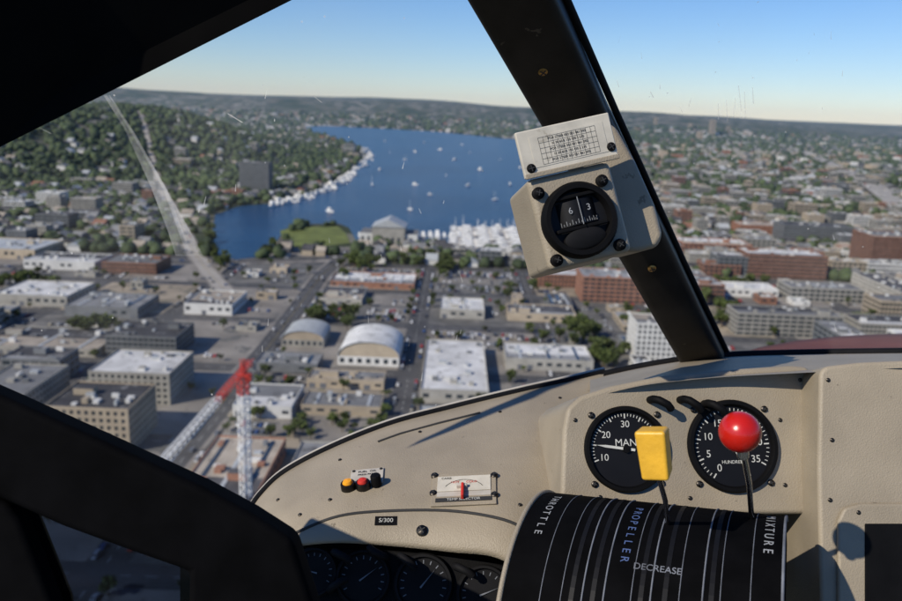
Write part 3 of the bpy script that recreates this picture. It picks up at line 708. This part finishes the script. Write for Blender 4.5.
for dx,dy,mk in ((-.020,-.017,'amber_lens'),(-.003,-.018,'red_mark')):
    mm_=on_dash(367,478,2)@Matrix.Translation((dx,dy,0))
    lathe('lamp_bezel',[(.0085,-.002),(.0085,.006),(.0078,.0075),(.0062,.0075),(.0062,.004)],mm_,M['screw_metal'],dash,24)
    lathe('lamp_lens',[(.0062,.003),(.0060,.008),(.0045,.0105),(0,.0115)],mm_,M[mk],dash,24)
mm_=m@Matrix.Translation((.012,-.016,0)); lathe('push_button',[(.006,0),(.006,.012),(.005,.0135),(0,.014)],mm_,M['cockpit_black'],dash,20)
for dx,dy in ((-.016,.013),(.016,.013)): screw(m,dx,dy,.0022,.002,dash)
m=on_dash(464,490,-2)
boxm('selector_plate',m,-.036,.036,-.026,.027,0,.002,M['cockpit_paint'],dash,.0006)
boxm('selector_placard',m,-.030,.030,-.004,.021,.002,.0032,M['placard_paper'],dash,.0004)
boxm('selector_slot',m,-.030,.030,-.012,-.0045,.002,.0024,M['plate_metal'],dash)
boxm('selector_label',m,-.031,.031,-.021,-.015,.002,.0028,M['ink'],dash)
text('TEMP SELECTOR',m,0,-.018,.003,.005,M['gauge_white'],dash)
text('CARB',m,-.02,.017,.0034,.0045,M['ink'],dash); text('HOT      COLD',m,0,.010,.0034,.0045,M['red_mark'],dash)
tube('selector_arc',[m@Vector((.024*math.cos(a),-.008+.022*math.sin(a),.0034)) for a in np.linspace(.5,2.6,14)],.0003,M['ink'],dash)
boxm('selector_lever',m,-.0025,.0005,-.019,.002,.003,.010,M['red_mark'],dash,.0008)
boxm('selector_lever_cap',m,-.008,.004,-.001,.003,.003,.008,M['plate_metal'],dash,.0008)
for dx,dy in ((-.034,.025),(.034,.021),(-.034,-.005),(.034,-.012)): screw(m,dx,dy,.002,.0042,dash)
m=on_dash(386,521); boxm('number_tag',m,-.012,.012,-.0055,.0055,0,.001,M['cockpit_black'],dash,.0003); text('S/300',m,0,0,.0013,.007,M['gauge_white'],dash)
m=on_dash(422,531)
screw(m,0,0,.001,.006,dash)
for x,y in ((330,500),(300,515),(520,505),(545,430)): screw(on_dash(x,y),0,0,.0005,.0022,dash)
PD=plane_at(700,450,.86,tilt=12,yaw=4)
pod_px=[(534,562),(552,525),(561,490),(563,430),(567,408),(580,396),(610,386),(660,376),(720,370),(790,365),(808,366),(814,374),(816,480),(814,514),(600,516),(575,620),(534,620)]
pts_=[loc2(PD,x,y) for x,y in pod_px]
pod=prism('instrument_panel',PD,pts_,-.20,0,M['cockpit_paint'],None,.009)
def gauge(cx,cy,rad,nums,name,a0=-220,a1=40,label=None,needle=None,ticks=40):
    x,y=loc2(PD,cx,cy); m=PD@Matrix.Translation((x,y,0)); k=rad
    root=lathe(name,[(k*1.0,-.001),(k*1.0,.004),(k*.97,.0065),(k*.90,.0065),(k*.86,.003),(k*.86,.0012)],m,M['cockpit_black'],pod,64)
    lathe('dial',[(0,.0012),(k*.87,.0012)],m,M['gauge_face'],root,48,False)
    for i in range(ticks+1):
        a=math.radians(a1+(a0-a1)*i/ticks); L=.11 if i%5==0 else .06
        mm_=m@Matrix.Rotation(a,4,'Z'); boxm('tick',mm_,k*(.82-L),k*.82,-k*(.008 if i%5 else .014),k*(.008 if i%5 else .014),.0012,.0016,M['gauge_white'],root)
    nn=len(nums)
    for i,s in enumerate(nums):
        a=math.radians(a0+(a1-a0)*i/(nn-1)); text(s,m,math.cos(a)*k*.57,math.sin(a)*k*.57,.0016,k*.22,M['gauge_white'],root)
    if label: text(label,m,0,k*.14,.0016,k*.24,M['gauge_white'],root)
    mm_=m@Matrix.Rotation(math.radians(needle or 30),4,'Z')
    prism('needle',mm_,[(-k*.2,-k*.03),(k*.5,-k*.03),(k*.72,0),(k*.5,k*.03),(-k*.2,k*.03)],.003,.0034,M['gauge_white'],root)
    lathe('needle_hub',[(k*.09,.001),(k*.09,.0042),(0,.0045)],m,M['cockpit_black'],root,20)
    for a in (45,135,225,315):
        t=math.radians(a); screw(PD,x+math.cos(t)*k*1.12,y+math.sin(t)*k*1.12,.001,.0035,root)
    return m
gauge(626,449,.0455,['10','20','30','40','50'],'manifold_pressure_gauge',a0=200,a1=-20,label='MAN',needle=172)
m=gauge(732,446,.0495,['0','5','10','15','20','25','30','35'],'tachometer_gauge',a0=235,a1=-30,label=None,needle=-62)
text('RPM',m,0,.012,.0016,.009,M['gauge_white'],pod); text('HUNDREDS',m,0,-.017,.0016,.005,M['gauge_white'],pod)
for px,py,ang in ((650,400,-25),(680,400,-30),(704,404,-30)):
    x,y=loc2(PD,px,py); m=PD@Matrix.Translation((x,y,0))@Matrix.Rotation(math.radians(ang),4,'Z')
    tube('post_light',[m@Vector(v) for v in ((0,0,0),(0,0,.012),(.004,0,.019),(.014,-.001,.021),(.020,-.003,.017))],.0042,M['cockpit_black'],pod)
for px,py in ((590,430),(600,497),(690,498),(780,420),(785,485),(800,380),(575,420)):
    x,y=loc2(PD,px,py); screw(PD,x,y,.0005,.0022,pod)
PR=plane_at(880,450,.82,tilt=10,yaw=-3)
rp=[(820,372),(826,366),(860,362),(1010,356),(1010,640),(822,640),(818,470)]
rpan=prism('side_instrument_panel',PR,[loc2(PR,x,y) for x,y in rp],-.18,0,M['cockpit_paint'],None,.012)
gb=[(836,520),(842,508),(858,503),(960,503),(960,620),(836,620)]
prism('map_box_frame',PR,[loc2(PR,x,y) for x,y in gb],0,.006,M['cockpit_paint'],rpan,.004)
gb=[(862,523),(960,523),(960,620),(862,620)]
prism('map_box_door',PR,[loc2(PR,x,y) for x,y in gb],.004,.0072,M['cockpit_black'],rpan,.001)
for px,py in ((828,380),(832,440),(830,500),(856,512)):
    x,y=loc2(PR,px,py); screw(PR,x,y,.0005 if py<505 else .006,.0022,rpan)
U2=smooth_pts([(590,379,1.15),(640,368,1.16),(690,360,1.17),(740,356,1.17),(820,354,1.15),(902,353,1.13),(1000,352,1.1)],40)
L2=smooth_pts([(590,398,.87),(640,386,.86),(690,380,.86),(740,376,.86),(820,372,.85),(902,368,.83),(1000,366,.82)],40)
rows=[[C(a[0]+(b_[0]-a[0])*t,a[1]+(b_[1]-a[1])*t,a[2]+(b_[2]-a[2])*(t**.8)) for a,b_ in zip(U2,L2)] for t in np.linspace(0,1,8)]
gs=loft('glareshield',rows,M['cockpit_paint'])
tube('windshield_gasket',[C(a[0],a[1]-1,a[2]) for a in U2],.006,M['rubber'],gs)
rows=[]
for t in np.linspace(0,1,10):
    rows.append([C(x,yy+ (372-yy)*(1-t)**1.0,1.3+1.0*t) for x,yy in [(690,372),(730,357),(760,347),(800,340),(840,336),(880,334),(920,333),(980,332),(1060,333)]])
rows.append([q-Vector((0,-.1,.25)) for q in rows[-1]])
cw=loft('nose_cowling',rows,M['cowl_paint'])
prism('lower_panel',plane_at(400,600,.95),[loc2(plane_at(400,600,.95),x,y) for x,y in [(240,528),(560,500),(1000,500),(1000,760),(180,760),(180,560)]],-.02,0,M['cockpit_black'])
PLW=plane_at(400,580,.84,tilt=20)
lw=prism('switch_panel',PLW,[loc2(PLW,x,y) for x,y in [(262,560),(300,550),(345,547),(400,550),(470,556),(512,566),(530,590),(540,700),(250,700)]],-.05,-.012,M['cockpit_black'],None,.003)
for px,py,k in ((312,572,.026),(362,578,.030),(423,584,.032),(484,594,.030),(268,585,.02)):
    x,y=loc2(PLW,px,py); m=PLW@Matrix.Translation((x,y,-.012))
    g_=lathe('engine_gauge',[(k,-.004),(k,.004),(k*.94,.007),(k*.86,.007),(k*.82,.003),(0,.0025)],m,M['rubber'],lw,40)
    for i in range(13):
        a=math.radians(-30+i*20); mm_=m@Matrix.Rotation(a,4,'Z'); boxm('tick',mm_,k*.64,k*.76,-k*.015,k*.015,.0026,.0032,M['label_grey'],g_)
    mm_=m@Matrix.Rotation(random.uniform(0,3),4,'Z'); prism('needle',mm_,[(-k*.15,-k*.03),(k*.6,0),(-k*.15,k*.03)],.0034,.004,M['label_grey'],g_)
for px,py,ang in ((334,552,-20),(386,557,160),(400,556,-30),(455,566,-20),(330,590,40)):
    x,y=loc2(PLW,px,py); m=PLW@Matrix.Translation((x,y,-.012))@Matrix.Rotation(math.radians(ang),4,'Z')
    tube('post_light',[m@Vector(v) for v in ((0,0,0),(0,0,.012),(.004,0,.019),(.014,-.001,.021),(.020,-.003,.017))],.004,M['rubber'],lw)
# throttle quadrant drum, yawed
qa=math.radians(24); FQ=fw*math.cos(qa)+R*math.sin(qa); RQ=R*math.cos(qa)-fw*math.sin(qa)
qr=.13; qc=C(664,508,.75)-U*qr
def Q(x,a,rr=qr): return qc+RQ*x+U*(rr*math.cos(a))-FQ*(rr*math.sin(a))
xw0=-.120; xw1=.104
mb=MB(); n=40; vs=[]
for i in range(n+1):
    a=-.9+2.6*i/n; vs+= [Q(xw0,a),Q(xw1,a)]
fs=[(2*i,2*i+2,2*i+3,2*i+1) for i in range(n)]; mb.add(vs,fs,0)
mb.add([Q(xw0,-.9+2.6*i/n) for i in range(n+1)]+[qc+RQ*xw0],[(i,i+1,n+1) for i in range(n)],0); mb.add([Q(xw1,-.9+2.6*i/n) for i in range(n+1)]+[qc+RQ*xw1],[(i+1,i,n+1) for i in range(n)],0)
quad=mb.obj('throttle_quadrant',[M['frame_black']],None,False)
tube('quadrant_edge',[Q(xw0-.002,a) for a in np.linspace(-.5,1.6,30)],.0025,M['cockpit_paint'],quad)
tube('quadrant_edge',[Q(xw1+.001,a) for a in np.linspace(-.5,1.6,30)],.0012,M['label_grey'],quad)
for fr,wd in ((.15,.0005),(.23,.0005),(.31,.0010),(.39,.0010),(.49,.0005),(.56,.0010),(.66,.0005),(.74,.0010),(.80,.0005),(.90,.0005)):
    x=xw0+(xw1-xw0)*fr; tube('slot_edge',[Q(x,a,qr+.0003) for a in np.linspace(-.25,1.4,26)],wd*.7,M['label_grey'],quad)
for fr in (.27,.35,.525,.61,.77):
    x=xw0+(xw1-xw0)*fr; mb=MB(); A_=np.linspace(-.2,1.3,20)
    for a,b_ in zip(A_[:-1],A_[1:]): mb.quad(Q(x-.002,a,qr+.0004),Q(x-.002,b_,qr+.0004),Q(x+.002,b_,qr+.0004),Q(x+.002,a,qr+.0004),0)
    mb.obj('lever_slot',[M['gauge_face']],quad)
def arc_text(s,fr,a0,size,step,mt):
    x=xw0+(xw1-xw0)*fr
    for i,ch in enumerate(s):
        a=a0+i*step; P0=Q(x,a,qr+.0006); nn=(P0-(qc+RQ*x)).normalized(); m=frame(P0,RQ,nn.cross(RQ)); 
        text(ch,m,0,0,0,size,mt,quad,rot=-math.pi/2)
dm('label_blue',(.07,.11,.24),rough=.6,amt=.1,scale=80)
dm('label_light',(.26,.27,.28),rough=.6,amt=.2,scale=80)
arc_text('THROTTLE',.08,.02,.010,.072,M['label_light']); arc_text('PROPELLER',.445,.10,.010,.07,M['label_blue']); arc_text('MIXTURE',.95,-.02,.011,.078,M['label_light'])
a=.70; P0=Q(.008,a,qr+.0006); nn=(P0-(qc+RQ*.008)).normalized(); text('DECREASE',frame(P0,RQ,nn.cross(RQ)),0,0,0,.0085,M['label_grey'],quad)
def lever(px0,py0,d0,px1,py1,d1,rad,name):
    a=C(px0,py0,d0);b_=C(px1,py1,d1); return tube(name,[a,a.lerp(b_,.5)+R*.002,b_],rad,M['chrome'])
lv=lever(657,470,.62,668,526,.72,.0022,'propeller_lever')
m=plane_at(655,452,.62,tilt=-8,yaw=-28,roll=5)
mb=MB()
for z_,s_ in ((-.010,.92),(.010,1.0)):
    for x_,y_ in ((-.0105,-.020),(.0105,-.020),(.012,.0195),(-.012,.0195)): mb.v.append(tuple(m@Vector((x_*s_,y_*s_,z_))))
mb.f=[(3,2,1,0),(4,5,6,7),(0,1,5,4),(1,2,6,5),(2,3,7,6),(3,0,4,7)]; mb.m=[0]*6
bevel(mb.obj('knob',[M['knob_yellow']],lv),.0026,4)
lv2=lever(741,440,.625,752,522,.72,.0024,'mixture_lever')
m=frame(C(740,432,.62),R,U)
sp=lathe('knob',[(max(0.0001,.0160*math.sin(t)),.0160*math.cos(t)) for t in np.linspace(0,math.pi,28)],m,M['knob_red'],lv2,48)
m=frame(C(743,452,.623),R,-fw); lathe('knob_collar',[(.0045,-.004),(.0045,.004),(.003,.006)],m,M['chrome'],lv2,20)
# --- pillar
st=[(438,538,-60,.084),(473,563,0,.082),(541,613,118,.077),(625,681,262,.069),(683,728,362,.066),(700,742,392,.066)]
cen=[]
for xl,xr,y,rw in st:
    d=rw*F/(xr-xl); cen.append((C((xl+xr)/2,y,d),C(xr,y,d)-C(xl,y,d),rw))
prof=[]
hw,hd,cr=.5,.42,.16
for cx_,cy_,a0 in ((hw-cr,hd-cr,0),(-(hw-cr),hd-cr,90),(-(hw-cr),-(hd-cr),180),(hw-cr,-(hd-cr),270)):
    for k in range(6): t=math.radians(a0+k*18); prof.append((cx_+cr*math.cos(t),cy_+cr*math.sin(t)))
mb=MB(); np_=len(prof); vs=[]
for i,(cpt,xv,rw) in enumerate(cen):
    ax=(cen[min(i+1,len(cen)-1)][0]-cen[max(i-1,0)][0]).normalized(); x=(xv-ax*xv.dot(ax)); wv=rw*.87; x.normalize(); z=x.cross(ax).normalized()
    if z.dot(fw)>0: z=-z
    for a_,b_ in prof: vs.append(cpt+x*a_*wv+z*b_*.055)
mb.add(vs,[(i*np_+k,i*np_+(k+1)%np_,(i+1)*np_+(k+1)%np_,(i+1)*np_+k) for i in range(len(cen)-1) for k in range(np_)],0)
pil=mb.obj('windshield_pillar',[M['pillar_paint']],None,True)
bm=bmesh.new(); bm.from_mesh(pil.data); bmesh.ops.recalc_face_normals(bm,faces=bm.faces); bm.to_mesh(pil.data); bm.free()
pb=BVHTree.FromPolygons([v.co.copy() for v in pil.data.vertices],[tuple(f.vertices) for f in pil.data.polygons])
def on_p(px,py): return surf_frame(pb,px,py,.9)
screw(on_p(543,71),0,0,.0005,.0050,pil,'brass'); screw(on_p(652,268),0,0,.0005,.0050,pil,'brass')
tube('pillar_seal',[C(x,y,d) for x,y,d in ((541,-60,.68),(567,0,.74),(616,112,.86),(684,262,1.0),(731,360,1.2))],.0038,M['rubber'],pil)
# --- compass
CM=plane_at(577,220,.72,tilt=2,yaw=8,roll=14)
comp=boxm('magnetic_compass',CM,-.036,.044,-.039,.046,-.085,0,M['cockpit_paint'],None,.006)
MC=CM@Matrix.Translation((0,.046,.001))@Matrix.Rotation(math.radians(4),4,'X')
boxm('deviation_card_holder',MC,-.037,.052,0,.042,-.004,.002,M['placard_paper'],comp,.0012)
boxm('deviation_card_holder_edge',MC,-.037,.052,-.001,.0035,.0022,.0045,M['cockpit_paint'],comp,.0008)
boxm('deviation_card',MC,-.026,.044,.0075,.035,.002,.0024,M['placard_paper'],comp)
for i in range(6):
    y=.009+i*.0048; boxm('card_line',MC,-.018,.036,y-.00012,y+.00012,.0024,.0026,M['ink'],comp)
for i in range(13):
    x=-.018+i*.0045; boxm('card_line',MC,x-.0001,x+.0001,.009,.033,.0024,.00262,M['ink'],comp)
for j in range(5):
    text('N 30 60 E 120 150 S 210'if j%2 else 'FOR STEER 003 031 061 092',MC,.009,.0115+j*.0048,.0026,.0030,M['ink'],comp)
for dx,dy in ((-.030,.008),(.047,.011)): screw(MC,dx,dy,.002,.0042,comp,'cockpit_black')
cz=CM@Matrix.Translation((0.001,-.001,0))
lathe('compass_bezel',[(.0345,-.001),(.0345,.007),(.032,.011),(.028,.011),(.0265,.006),(.0265,-.001)],cz,M['cockpit_black'],comp,56)
lathe('compass_bowl',[(0,.001),(.027,.001)],cz,M['gauge_face'],comp,40,False)
boxm('compass_window_frame',cz,-.024,.024,.020,.0235,.004,.009,M['cockpit_black'],comp,.001)
boxm('compass_window_frame',cz,-.024,.024,-.0085,-.005,.004,.009,M['cockpit_black'],comp,.001)
lathe('compass_corrector',[(.019,.002),(.019,.008),(.015,.0095),(0,.0095)],cz@Matrix.Translation((0,-.017,0))@Matrix.Scale(.5,4,(0,1,0)),M['rubber'],comp,30)
dr=cz@Matrix.Translation((0,.007,-.016))
mb=MB(); vs=[]; n=24
for i in range(n+1):
    a=math.radians(-70+140*i/n)
    for y in (-.011,.011): vs.append(dr@Vector((.022*math.sin(a),y,.004+.022*math.cos(a))))
mb.add(vs,[(2*i,2*i+2,2*i+3,2*i+1) for i in range(n)],0); mb.obj('compass_drum',[M['gauge_face']],comp,True)
for i in range(15):
    a=math.radians(-49+7*i)
    mq=dr@Matrix.Translation((.0222*math.sin(a),0,.004+.0222*math.cos(a)))@Matrix.Rotation(a,4,'Y'); boxm('drum_tick',mq,-.0002,.0002,-.010,-.008 if i%2 else -.006,0,.0003,M['label_light'],comp)
for s,x in (('6',-.008),('3',.009)):
    text(s,dr,x,.002,.0265,.008,M['label_light'],comp)
boxm('lubber_line',cz,-.0003,.0003,-.005,.020,.0125,.013,M['label_light'],comp)
for dx,dy in ((-.029,.031),(.031,.029),(.032,-.031),(-.028,-.031)):
    lathe('compass_lug',[(.0055,-.001),(.0055,.004),(.004,.005)],CM@Matrix.Translation((dx,dy,0)),M['cockpit_black'],comp,20); screw(CM,dx,dy,.0048,.0038,comp,'cockpit_black')
BR=plane_at(640,205,.77,tilt=0)
prism('mounting_bracket',BR,[loc2(BR,x,y) for x,y in [(600,118),(617,126),(636,160),(656,205),(664,236),(658,247),(640,252),(616,252),(600,240)]],-.10,0,M['cockpit_paint'],comp,.010)
# --- roof, struts
RS=1.35
rv=[C(-70,182,.46*RS),C(0,147,.48*RS),C(290,1,.55*RS),C(450,-80,.60*RS)]
bk=[C(-70,-45,.43*RS),C(20,-42,.46*RS),C(250,-30,.55*RS),C(450,-98,.60*RS)]
mb=MB(); n=len(rv); up=U*.02
for i in range(n-1):
    a,b_,c,d=rv[i],rv[i+1],bk[i+1],bk[i]
    mb.add([a,b_,c,d,a+up,b_+up,c+up,d+up],[(0,1,2,3),(7,6,5,4),(0,4,5,1),(1,5,6,2),(2,6,7,3),(3,7,4,0)],0)
roof=mb.obj('cabin_roof',[M['headliner']])
SP=plane_at(120,500,.60)
stp=[(-80,361),(0,396),(100,441),(200,487),(250,514),(292,541),(330,660),(186,660),(188,573),(120,549),(60,527),(0,500),(-80,468)]
ds=prism('door_frame',SP,[loc2(SP,x,y) for x,y in stp],-.03,0,M['frame_black'],None,.006)
prism('door_frame_post',SP,[loc2(SP,x,y) for x,y in [(-60,480),(-2,505),(14,520),(50,610),(60,680),(-60,680)]],-.04,-.005,M['frame_black'],ds,.006)
tg=bpy.data.materials.new('tinted_glass'); tg.use_nodes=True; nt=tg.node_tree; nt.nodes.clear(); out=nt.nodes.new('ShaderNodeOutputMaterial'); tr=nt.nodes.new('ShaderNodeBsdfTransparent'); tr.inputs[0].default_value=(.26,.33,.45,1); gl=nt.nodes.new('ShaderNodeBsdfGlossy'); gl.inputs['Roughness'].default_value=.05
lw_=nt.nodes.new('ShaderNodeFresnel'); mxs=nt.nodes.new('ShaderNodeMixShader'); nt.links.new(lw_.outputs[0],mxs.inputs[0]); nt.links.new(tr.outputs[0],mxs.inputs[1]); nt.links.new(gl.outputs[0],mxs.inputs[2]); nt.links.new(mxs.outputs[0],out.inputs[0])
sg=prism('side_window_glass',SP,[loc2(SP,x,y) for x,y in [(-70,470),(10,490),(192,570),(192,655),(-70,655)]],-.022,-.021,tg,ds)
# --- windshield with dust specks and smears
def dirt(name,base,specks):
    m=bpy.data.materials.new(name); m.use_nodes=True; nt=m.node_tree; nt.nodes.clear(); L_=nt.links.new
    out=nt.nodes.new('ShaderNodeOutputMaterial'); tr=nt.nodes.new('ShaderNodeBsdfTransparent'); df=nt.nodes.new('ShaderNodeBsdfDiffuse'); df.inputs[0].default_value=(.95,.95,.93,1)
    mix=nt.nodes.new('ShaderNodeMixShader'); ge=nt.nodes.new('ShaderNodeNewGeometry')
    nb=nt.nodes.new('ShaderNodeTexNoise'); nb.inputs['Scale'].default_value=9; nb.inputs['Detail'].default_value=6; L_(ge.outputs['Position'],nb.inputs['Vector'])
    mr=nt.nodes.new('ShaderNodeMapRange'); mr.inputs['From Min'].default_value=.4; mr.inputs['From Max'].default_value=.75; mr.inputs['To Min'].default_value=base*.2; mr.inputs['To Max'].default_value=base*2.4; L_(nb.outputs['Fac'],mr.inputs['Value'])
    fac=mr.outputs[0]
    if specks:
        vo=nt.nodes.new('ShaderNodeTexVoronoi'); vo.inputs['Scale'].default_value=34; L_(ge.outputs['Position'],vo.inputs['Vector'])
        lt=nt.nodes.new('ShaderNodeMath'); lt.operation='LESS_THAN'; lt.inputs[1].default_value=.04; L_(vo.outputs['Distance'],lt.inputs[0])
        mu=nt.nodes.new('ShaderNodeMath'); mu.operation='MULTIPLY_ADD'; mu.inputs[1].default_value=.35; L_(lt.outputs[0],mu.inputs[0]); L_(fac,mu.inputs[2]); fac=mu.outputs[0]
    L_(fac,mix.inputs[0]); L_(tr.outputs[0],mix.inputs[1]); L_(df.outputs[0],mix.inputs[2]); L_(mix.outputs[0],out.inputs[0]); return m
gmat=dirt('windshield_glass',.018,True); smat=dirt('glass_smear',.20,False); kmat=dirt('glass_scratch',.35,False)
bot=[(-80,430,1.0),(100,480,.99)]+[(a[0],a[1],a[2]+.02) for a in Uc[8:]]+[(a[0],a[1],a[2]+.02) for a in U2[1:]]
rows=[]
def WS(px,py):
    xs=[b_[0] for b_ in bot]; by_=np.interp(px,xs,[b_[1] for b_ in bot]); bd=np.interp(px,xs,[b_[2] for b_ in bot]); t=(py+80)/(by_+80); return C(px,py,.84+(bd-.84)*t)
for t in np.linspace(0,1,8):
    rows.append([WS(px,-80+t*(np.interp(px,[b_[0] for b_ in bot],[b_[1] for b_ in bot])+80)) for px in np.linspace(-80,1000,40)])
ws=loft('windshield',rows,gmat)
def smear(pts_c,w,mt):
    mb=MB()
    for (a,b_),(wa,wb) in zip(zip(pts_c[:-1],pts_c[1:]),zip(w[:-1],w[1:])):
        A0,B0=WS(*a)-fw*.002,WS(*b_)-fw*.002; mb.quad(A0-R*wa,A0+R*wa,B0+R*wb,B0-R*wb,0)
    mb.obj('smear',[mt],ws)
smear([(106,96),(128,128),(158,186),(180,232),(190,256)],[.002,.004,.008,.013,.016],smat)
smear([(110,96),(134,134),(166,190),(188,250)],[.001,.002,.002,.003],smat)
for a,b_ in (((738,86),(741,112)),((744,92),(745,118)),((726,100),(727,122)),((752,88),(753,104)),((650,92),(653,98)),((313,96),(322,103)),((228,114),(243,123)),((40,128),(52,134)),((718,104),(718,120)),((735,98),(733,118)),((810,150),(816,158))):
    smear([a,b_],[.0005,.0008],kmat)
for _ in range(55):
    x=random.uniform(590,900); y=random.uniform(20,330); L_=random.uniform(2,9); g_=random.uniform(-.3,.5)
    if random.random()<.35: x=random.uniform(200,470); y=random.uniform(60,380)
    smear([(x,y),(x+g_*L_,y+L_)],[.00025,.0005],kmat)

# ---------------- haze
hz=bpy.data.materials.new('haze'); hz.use_nodes=True; nt=hz.node_tree; nt.nodes.clear(); out=nt.nodes.new('ShaderNodeOutputMaterial'); vs_=nt.nodes.new('ShaderNodeVolumeScatter'); vs_.inputs['Color'].default_value=(.45,.72,1,1); vs_.inputs['Density'].default_value=.00003; vs_.inputs['Anisotropy'].default_value=0; nt.links.new(vs_.outputs[0],out.inputs['Volume'])
mb=MB(); mb.box(-16000,16000,950,16000,-300,360,0); mb.obj('haze',[hz])

# ---------------- light
sd=Vector((-.60,-.48,.56)).normalized()
el=math.asin(sd.z); az=math.atan2(sd.x,sd.y)
w=bpy.data.worlds.new('World'); S.world=w; w.use_nodes=True; nt=w.node_tree; bg=nt.nodes['Background']
sk=nt.nodes.new('ShaderNodeTexSky'); sk.sky_type='NISHITA'; sk.sun_disc=False; sk.sun_elevation=el; sk.sun_rotation=az; sk.altitude=160; sk.air_density=1.0; sk.dust_density=.1; sk.ozone_density=1.0
hs=nt.nodes.new('ShaderNodeHueSaturation'); hs.inputs['Saturation'].default_value=1.15
tm_=nt.nodes.new('ShaderNodeVectorMath'); tm_.operation='MULTIPLY'; tm_.inputs[1].default_value=(.70,.82,1.10)
nt.links.new(sk.outputs[0],tm_.inputs[0]); nt.links.new(tm_.outputs[0],hs.inputs['Color']); nt.links.new(hs.outputs[0],bg.inputs[0]); bg.inputs[1].default_value=.105
L=bpy.data.lights.new('sun','SUN'); L.energy=4.8; L.angle=math.radians(.53); L.color=(1,.91,.77)
lo=bpy.data.objects.new('sun',L); S.collection.objects.link(lo); lo.rotation_euler=sd.to_track_quat('Z','Y').to_euler()
cam=bpy.data.cameras.new('camera'); co=bpy.data.objects.new('camera',cam); S.collection.objects.link(co)
mm_=Matrix((R,U,-fw)).transposed().to_4x4(); mm_.translation=EYE; co.matrix_world=mm_
cam.lens=32; cam.sensor_width=36; cam.clip_start=.02; cam.clip_end=100000
cam.dof.use_dof=True; cam.dof.focus_distance=.80; cam.dof.aperture_fstop=8.5
S.camera=co
S.view_settings.view_transform='Standard'; S.view_settings.look='None'; S.view_settings.exposure=0
print('objs',len(bpy.data.objects))
